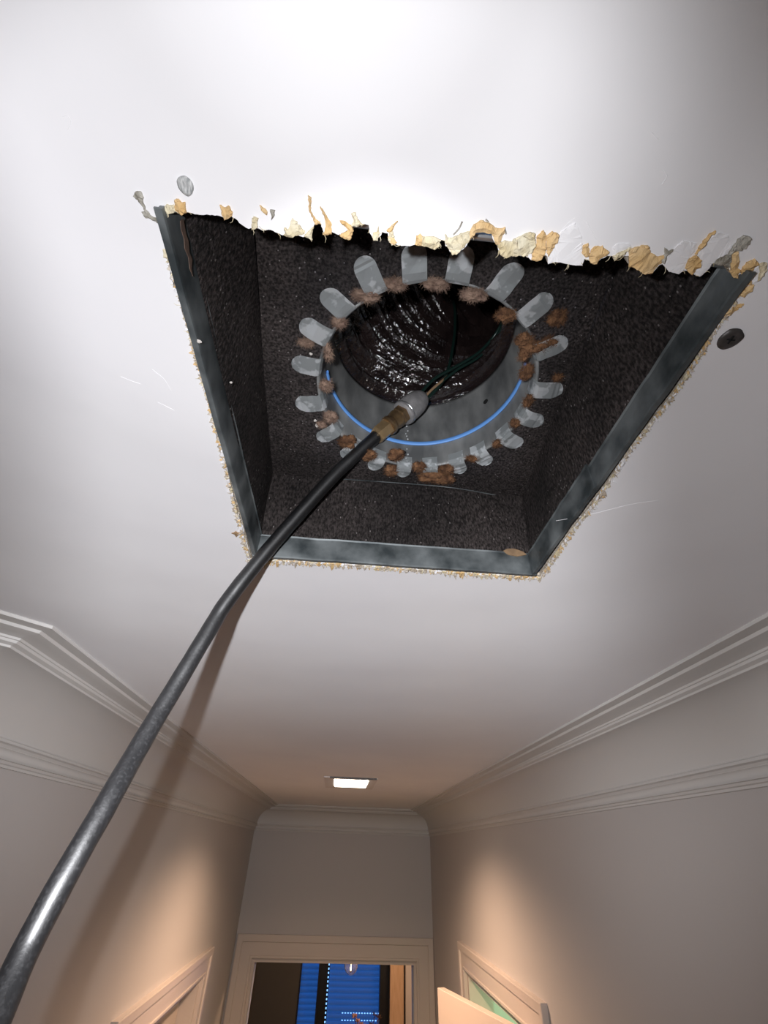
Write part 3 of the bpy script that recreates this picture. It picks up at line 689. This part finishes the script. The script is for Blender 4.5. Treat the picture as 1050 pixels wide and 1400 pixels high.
# tabs: angle, length, width, lift at the tip
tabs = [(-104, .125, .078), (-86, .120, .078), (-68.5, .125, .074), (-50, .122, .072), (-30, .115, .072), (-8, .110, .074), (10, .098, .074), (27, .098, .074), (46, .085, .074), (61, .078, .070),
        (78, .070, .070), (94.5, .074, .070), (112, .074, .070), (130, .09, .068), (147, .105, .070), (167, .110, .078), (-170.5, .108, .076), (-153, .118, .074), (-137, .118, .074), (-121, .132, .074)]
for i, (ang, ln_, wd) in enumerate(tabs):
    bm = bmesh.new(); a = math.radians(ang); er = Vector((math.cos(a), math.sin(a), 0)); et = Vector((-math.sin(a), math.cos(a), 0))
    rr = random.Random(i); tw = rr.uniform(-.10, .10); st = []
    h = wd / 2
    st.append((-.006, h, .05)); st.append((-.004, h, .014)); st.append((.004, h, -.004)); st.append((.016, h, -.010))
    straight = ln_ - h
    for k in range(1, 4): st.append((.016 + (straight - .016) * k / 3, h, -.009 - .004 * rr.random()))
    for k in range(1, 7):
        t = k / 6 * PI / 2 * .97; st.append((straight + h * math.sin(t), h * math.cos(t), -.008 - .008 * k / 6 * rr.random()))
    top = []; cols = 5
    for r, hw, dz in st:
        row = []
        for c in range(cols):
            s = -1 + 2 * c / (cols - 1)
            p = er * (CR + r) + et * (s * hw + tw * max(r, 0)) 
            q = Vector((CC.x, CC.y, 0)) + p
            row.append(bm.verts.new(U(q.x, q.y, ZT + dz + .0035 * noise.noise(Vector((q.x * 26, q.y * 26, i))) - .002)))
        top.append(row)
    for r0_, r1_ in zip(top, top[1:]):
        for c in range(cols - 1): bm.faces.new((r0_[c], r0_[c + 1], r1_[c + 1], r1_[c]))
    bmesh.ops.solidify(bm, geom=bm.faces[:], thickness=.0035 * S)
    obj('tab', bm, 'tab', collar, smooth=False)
# ------------------------------------------------------------------ brown fibre tufts between the tabs
def tuft(name, x, y, rx_, ry_, m='fluff', z=None, hairs=150, seed=0, wall=False):
    rr = random.Random(seed); bm = bmesh.new()
    c = PZ(x, y, (ZT - .004) if z is None else z)
    k = .0026 * S                             # about one pixel there
    lumps = 9
    for q in range(lumps):
        p = c + Vector((rr.uniform(-1, 1) * rx_ * .6, rr.uniform(-1, 1) * ry_ * .6, 0)) * k
        sz = rr.uniform(.25, .55)
        g = bmesh.ops.create_icosphere(bm, subdivisions=3, radius=1, matrix=Matrix.Translation(p) @ Matrix.Diagonal((rx_ * sz * k, ry_ * sz * k, .013 * S, 1)))
        for v in g['verts']:
            dlt = v.co - p; v.co = p + dlt * (1 + .35 * noise.noise(v.co * 330) + .55 * noise.noise(v.co * 1100) + .35 * noise.noise(v.co * 2600))
    for q in range(hairs * 8):
        a = rr.uniform(0, 2 * PI); r1 = math.sqrt(rr.random()) * 1.02
        p = c + Vector((math.cos(a) * rx_ * r1 * k, math.sin(a) * ry_ * r1 * k, -rr.uniform(0, .014) * S * (1.1 - r1)))
        d_ = Vector((rr.uniform(-1, 1), rr.uniform(-1, 1), rr.uniform(-.5, .3))).normalized() * rr.uniform(.007, .024) * S
        e_ = Vector((rr.uniform(-1, 1), rr.uniform(-1, 1), rr.uniform(-1, 1))).normalized() * .0005 * S
        m_ = p + d_ * .5 + Vector((rr.uniform(-1, 1), rr.uniform(-1, 1), rr.uniform(-.6, .6))) * .003 * S
        v = [bm.verts.new(s) for s in (p - e_, p + e_, m_ + e_, m_ - e_, p + d_)]
        bm.faces.new((v[0], v[1], v[2], v[3])); bm.faces.new((v[3], v[2], v[4]))
    return obj(name, bm, m, dbox, smooth=True)
tf = [(540,388,11,5,'fluff_grey'),(596,388,13,5,'fluff_grey'),(648,402,13,6,'fluff_grey'),(692,430,10,6,'fluff'),(500,404,14,6,'fluff_grey'),(464,440,7,6,'fluff_grey'),(449,482,4,11,'fluff_grey'),
      (446,527,7,8,'fluff_grey'),(452,570,8,9,'fluff_grey'),(440,580,6,4,'fluff_grey'),(474,604,9,9,'fluff'),(505,622,8,8,'fluff'),(541,622,9,9,'fluff'),(535,643,8,9,'fluff'),(573,638,8,8,'fluff'),(588,652,16,9,'fluff'),(610,642,9,9,'fluff'),(606,655,14,8,'fluff'),
      (646,626,9,4,'fluff'),(680,606,5,7,'fluff'),(704,578,6,6,'fluff'),(722,548,5,9,'fluff'),(719,508,7,11,'fluff'),(716,484,5,8,'fluff'),(730,474,16,7,'fluff'),(716,464,9,7,'fluff'),(752,466,8,4,'fluff'),(762,434,9,8,'fluff'),(762,516,4,4,'fluff'),
      (418,468,8,3,'fluff_grey')]
for i, (x, y, a, b, m) in enumerate(tf):
    tuft('fibre_tuft', x, y, a * (1.45 if 9 < i < 18 else 1.2), b * (1.45 if 9 < i < 18 else 1.2), m, seed=i, z=ZT - (.012 if i > 9 and i < 18 else .006), hairs=170 if a > 6 else 90)

# ------------------------------------------------------------------ flexible black foil duct bending away above the collar
Dv = Vector((.93, -.36, 0)).normalized(); Rb = .62; z0 = 1.835
axis = []
nst = 330
arc = PI / 2 * 1.05; L1 = .06; L3 = 1.2; tot = L1 + Rb * arc + L3
for i in range(nst + 1):
    s = tot * i / nst
    if s < L1: p = Vector((CC.x, CC.y, z0 + s)); t = Vector((0, 0, 1))
    elif s < L1 + Rb * arc:
        a = (s - L1) / Rb; p = Vector((CC.x, CC.y, z0 + L1)) + Dv * Rb * (1 - math.cos(a)) + Vector((0, 0, 1)) * Rb * math.sin(a); t = Dv * math.sin(a) + Vector((0, 0, 1)) * math.cos(a)
    else:
        a = arc; p = Vector((CC.x, CC.y, z0 + L1)) + Dv * Rb * (1 - math.cos(a)) + Vector((0, 0, 1)) * Rb * math.sin(a); t = Dv * math.sin(a) + Vector((0, 0, 1)) * math.cos(a); p += t * (s - L1 - Rb * arc)
    axis.append((s, p, t))
bm = bmesh.new(); seg = 200; rings = []; side = Vector((0, 0, 1)).cross(Dv)
for s, p, t in axis:
    up = t.cross(side).normalized(); row = []
    for k in range(seg):
        a = 2 * PI * k / seg; e = side * math.cos(a) + up * math.sin(a)
        ph = (s + .10 * a / (2 * PI) + .022 * noise.noise(Vector((math.cos(a) * 2, math.sin(a) * 2, s * 3)))) / .098
        f = abs((ph % 1) - .5) * 2                      # 0 between wires, 1 at a wire
        q = p + e * CR
        r = CR + .040 - .080 * (.5 - .5 * math.cos(PI * f)) ** 1.4 * min(1, s / .04)
        qs = Vector((q.x * 9 , q.y * 9, q.z * 9)) + Vector((0, 0, 1)) * s * 14
        r += .012 * noise.noise(q * 8) + 0.0035 * noise.ridged_multi_fractal(qs * 1.6, .8, 2.1, 4, 1.0, 2.0) * (.3 + .7 * (1 - f)) - .008 + .003 * noise.noise(q * 60)
        if s < .05: r = max(r, CR + .004)
        row.append(bm.verts.new(U(*(p + e * r))))
    rings.append(row)
for a, b in zip(rings, rings[1:]):
    for k in range(seg): bm.faces.new((a[k], a[(k + 1) % seg], b[(k + 1) % seg], b[k]))
bm.faces.new(rings[-1])
fd = obj('flexible_duct', bm, 'foil')
tag(fd, 'crinkled black foil flexible duct above the round collar', 'flexible duct')

# ------------------------------------------------------------------ hose with fitting
hp_ = [(-75, 1560, .66), (-45, 1480, .72), (-10, 1400, .80), (35, 1300, .90), (88, 1200, .99), (145, 1100, 1.12), (191, 1020, 1.28), (237, 943, 1.44), (287, 860, 1.60), (312, 820, 1.67), (362, 757, 1.77), (408, 704, 1.85), (459, 648, 1.92), (517, 594, 1.99)]
HP = [PD(*p) for p in hp_]
tail = [HP[0] + (HP[0] - HP[1]) * 2.0 + Vector((0, 0, -.10)), ]
tail2 = [tail[0] + Vector((-.10, -.10, -.45)), tail[0] + Vector((-.12, -.22, -1.0)), tail[0] + Vector((-.10, -.30, -1.6)), tail[0] + Vector((.05, -.35, -2.0))]
HP = tail2[::-1] + tail + HP
hose = thing('air_hose', 'scuffed black rubber hose rising into the ceiling opening with brass fitting', 'hose', HP[0])
bm = bmesh.new(); sp = smoothpath(HP, 14); HR = .0292 * S
tube(bm, sp, HR, 28)
for v in bm.verts: v.co += Vector((noise.noise(v.co * 60), noise.noise(v.co * 60 + Vector((9, 0, 0))), noise.noise(v.co * 60 + Vector((0, 9, 0))))) * .0012 * S
obj('hose_tube', bm, 'hose', hose, smooth=True)
a0, a1 = PD(516, 595, 1.985), PD(579, 542, 2.15); ax = a1 - a0; LA = ax.length; ax.normalize()
def fit(name, m, prof, seg=32, label=None, smooth=True):
    bm = bmesh.new(); lathe(bm, [(t * LA, r * S) for t, r in prof], a0, ax, seg); o = obj(name, bm, m, hose, smooth=False, label=label)
    return o
fit('hex_fitting', 'brass_light', [(-.02, .026), (-.02, .037), (.02, .041), (.20, .041), (.22, .038), (.22, .02)], 6, 'hexagonal brass nut')
fit('ferrule', 'brass', [(.20, .02), (.20, .043), (.23, .046), (.26, .046), (.28, .042), (.30, .040), (.34, .041), (.38, .044), (.41, .045), (.43, .042), (.43, .02)], 32)
fit('hex_nut', 'brass', [(.42, .02), (.42, .043), (.44, .049), (.55, .049), (.57, .045), (.57, .02)], 6, 'hexagonal worn brass nut')
o = fit('end_cap', 'cap', [(.52, .02), (.52, .056), (.535, .0605), (.56, .0615), (.575, .059), (.58, .058), (.60, .0605), (.74, .0600), (.82, .058), (.90, .051), (.96, .042), (1.0, .028), (1.01, .002)], 40, 'grey rounded plastic cap')
for p in o.data.polygons: p.use_smooth = True
fit('cap_ring', 'bright', [(.565, .05), (.565, .0602), (.572, .0625), (.582, .0625), (.588, .0602), (.588, .05)], 40, 'thin pale ring round the cap')
def wire(name, m, pts, r, label=None):
    bm = bmesh.new(); tube(bm, smoothpath([PD(*p) for p in pts], 10), r * S, 10); return obj(name, bm, m, hose, smooth=True, label=label)
wire('cable', 'cable', [(570,550,2.13), (588,541,2.16), (606,520,2.22), (614,500,2.27), (619,475,2.34), (622,450,2.42), (622,425,2.50), (620,412,2.56)], .0085, 'dark green cable')
wire('cable', 'cable', [(566,552,2.12), (575,538,2.14), (594,518,2.18), (622,502,2.22), (652,484,2.24), (672,464,2.24), (684,446,2.20), (687,436,2.14)], .0085, 'dark green cable')
wire('cable', 'cable', [(574,550,2.14), (586,543,2.16), (602,524,2.19), (626,505,2.23), (655,488,2.25), (676,465,2.25), (690,440,2.18)], .0075, 'dark green cable')
wire('cord', 'cord', [(578,546,2.14), (590,533,2.16), (604,521,2.19), (612,514,2.24)], .0065, 'tan cord')

# ------------------------------------------------------------------ screw heads in the ceiling
def screw(px, py, r, m, label, name='screw_head'):
    c = PZ(px, py, 1.0); bm = bmesh.new()
    lathe(bm, [(.004 * S, .001 * S), (.004 * S, r * S), (-.004 * S, r * S * .97), (-.006 * S, r * S * .6), (-.004 * S, r * .25 * S), (-.0035 * S, .001 * S)], c, Vector((0, 0, 1)), 28)
    for v in bm.verts: v.co += Vector((noise.noise(v.co * 200), noise.noise(v.co * 200 + Vector((5, 0, 0))), 0)) * .003 * S
    t = thing(name, label, 'screw', c)
    obj('head', bm, m, t, smooth=True)
    if m == 'screw':
        bm = bmesh.new(); box(bm, c + Vector((-.010 * S, -.0015 * S, -.0065 * S)), c + Vector((.010 * S, .0015 * S, -.003 * S))); box(bm, c + Vector((-.0015 * S, -.010 * S, -.0065 * S)), c + Vector((.0015 * S, .010 * S, -.003 * S)))
        obj('cross_slot', bm, 'void', t)
    return t
screw(254, 254, .016, 'filler', 'grey filler dabbed screw head above the left corner of the ragged hole')
screw(998, 463, .0275, 'screw', 'bare dark screw head beside the right edge of the ragged hole')
chip('dark_nick', [(317,729),(322,726),(328,728),(330,731),(323,733)], 'debris', parent=ceil, seed=90, th=.004, label='small dark torn nick')

# ------------------------------------------------------------------ downlight
dl = thing('recessed_downlight', 'lit rectangular ceiling downlight in a flush plate at the far end of the hall', 'ceiling light', U(.16, 9.45, 1))
bm = bmesh.new()
x0, x1, y0, y1 = -.31, .62, 8.75, 10.35; i0, i1, j0, j1 = -.135, .475, 8.95, 9.98
for a, b in (((x0, y0, .985), (x1, j0, 1.0)), ((x0, j1, .985), (x1, y1, 1.0)), ((x0, j0, .985), (i0, j1, 1.0)), ((i1, j0, .985), (x1, j1, 1.0))): ubox(bm, a, b)
obj('plate', bm, 'plate', dl)
bm = bmesh.new(); ubox(bm, (i0, j0, .972), (i1, j1, .992), .003); obj('diffuser', bm, 'lit', dl, label='glowing white diffuser')
bm = bmesh.new(); ubox(bm, (x0 + .1, y0 - .02, .975), (x1 - .02, y0 + .01, 1.0)); obj('plate_edge', bm, 'screw', dl)
# glowing ceiling disc added for the unseen rear fill light
rl = thing('recessed_downlight', 'added round fill light on the ceiling behind the camera position', 'ceiling light', U(-1.5, -3.4, 1))
bm = bmesh.new(); lathe(bm, [(0, .001 * S), (0, .33 * S), (-.02 * S, .31 * S), (-.01 * S, .001 * S)], U(-1.5, -3.4, .999), Vector((0, 0, 1)), 32); obj('fill_face', bm, 'lit', rl)

# ------------------------------------------------------------------ far room furnishings
pc = U(.70, 19, -2.80)
pl = thing('pendant_lamp', 'clear egg shaped glass pendant with a small flame shaped bulb', 'pendant lamp', U(.70, 19, 1))
bm = bmesh.new()
pr = [(-.17, .002), (-.165, .05), (-.13, .11), (-.07, .17), (0, .20), (.08, .20), (.16, .165), (.24, .11), (.30, .07), (.33, .06)]
lathe(bm, [(h * S, r * S) for h, r in pr] + [(h * S, (r - .012) * S if r > .02 else .001 * S) for h, r in pr[::-1]], pc, Vector((0, 0, 1)), 32, closed=True)
obj('glass_shade', bm, 'glass', pl, smooth=True)
bm = bmesh.new(); lathe(bm, [(-.02 * S, .002 * S), (-.0 * S, .018 * S), (.04 * S, .022 * S), (.08 * S, .014 * S), (.12 * S, .006 * S), (.14 * S, .002 * S)], pc - Vector((0, 0, .06 * S)), Vector((0, 0, 1)), 16); obj('bulb', bm, 'flame', pl, smooth=True)
bm = bmesh.new(); lathe(bm, [(-.10 * S, .004 * S), (-.10 * S, .022 * S), (-.065 * S, .022 * S), (-.065 * S, .004 * S)], pc, Vector((0, 0, 1)), 16); obj('bulb_holder', bm, 'brass', pl)
bm = bmesh.new(); lathe(bm, [(.30 * S, .03 * S), (.30 * S, .07 * S), (.42 * S, .06 * S), (.44 * S, .02 * S)], pc, Vector((0, 0, 1)), 20); obj('lamp_cap', bm, 'brass', pl)
bm = bmesh.new(); tube(bm, [pc + Vector((0, 0, .43 * S)), U(.70, 19, .97)], .012 * S, 8); obj('lamp_cord', bm, 'frame', pl)
bm = bmesh.new(); lathe(bm, [(-.05 * S, .02 * S), (-.05 * S, .14 * S), (0, .15 * S), (0, .02 * S)], U(.70, 19, 1), Vector((0, 0, 1)), 20); obj('ceiling_rose', bm, 'frame', pl)
# table with a vase of dried flowers
tb = thing('side_table', 'wooden table in the far room carrying a vase', 'table', U(1.3, 20, FZ))
th_ = FZ + 2.7
bm = bmesh.new(); ubox(bm, (.2, 19.0, th_ - .12), (2.6, 21.0, th_), .004); obj('tabletop', bm, 'wood', tb)
for sx in (.35, 2.35):
    for sy in (19.15, 20.75):
        bm = bmesh.new(); ubox(bm, (sx, sy, FZ), (sx + .14, sy + .14, th_ - .12), .002); obj('leg', bm, 'wood', tb)
vs = thing('vase_of_dried_flowers', 'stoneware vase with dried pink blossoms and brown twigs', 'vase', U(1.25, 20, th_))
bm = bmesh.new(); lathe(bm, [(0, .01 * S), (0, .22 * S), (.1 * S, .30 * S), (.5 * S, .36 * S), (.9 * S, .28 * S), (1.15 * S, .13 * S), (1.3 * S, .15 * S), (1.3 * S, .12 * S), (1.15 * S, .10 * S), (.2 * S, .2 * S), (.1 * S, .01 * S)], U(1.25, 20, th_), Vector((0, 0, 1)), 32); obj('vase_body', bm, 'vase', vs, smooth=True)
base = U(1.25, 20, th_ + 1.2); rr = random.Random(3)
tips = [((1.02, 20, -4.10), 'petal'), ((.93, 20.1, -4.02), 'petal'), ((1.12, 19.9, -4.15), 'petal'), ((1.24, 20, -4.22), 'petal'), ((.86, 20.2, -4.25), 'petal'), ((1.55, 20, -3.97), 'twig'), ((1.68, 20.1, -4.05), 'twig'), ((1.62, 19.9, -4.18), 'twig'), ((1.45, 20.1, -4.2), 'twig')]
for i, (tp, m) in enumerate(tips):
    e = U(*tp); mid = base.lerp(e, .5) + Vector((rr.uniform(-.02, .02), rr.uniform(-.02, .02), 0))
    bm = bmesh.new(); tube(bm, smoothpath([base, mid, e], 6), .010 * S, 6)
    st = obj('stem', bm, 'twig', vs)
    bm = bmesh.new()
    for q in range(9 if m == 'petal' else 12):
        dv = Vector((rr.uniform(-1, 1), rr.uniform(-1, 1), rr.uniform(-.3, 1))).normalized(); sd = dv.cross(Vector((.3, .9, .2))).normalized()
        lg = (.10 if m == 'petal' else .13) * S; wd = (.035 if m == 'petal' else .012) * S; nn_ = dv.cross(sd)
        v = [bm.verts.new(e + x_) for x_ in (Vector((0, 0, 0)), dv * lg * .5 + sd * wd, dv * lg, dv * lg * .5 - sd * wd, dv * lg * .5 + nn_ * wd * .5)]
        bm.faces.new((v[0], v[1], v[4])); bm.faces.new((v[1], v[2], v[4])); bm.faces.new((v[2], v[3], v[4])); bm.faces.new((v[3], v[0], v[4]))
    obj('blossom' if m == 'petal' else 'seed_head', bm, m, vs, label='dried pink blossom' if m == 'petal' else 'spiky brown seed head')
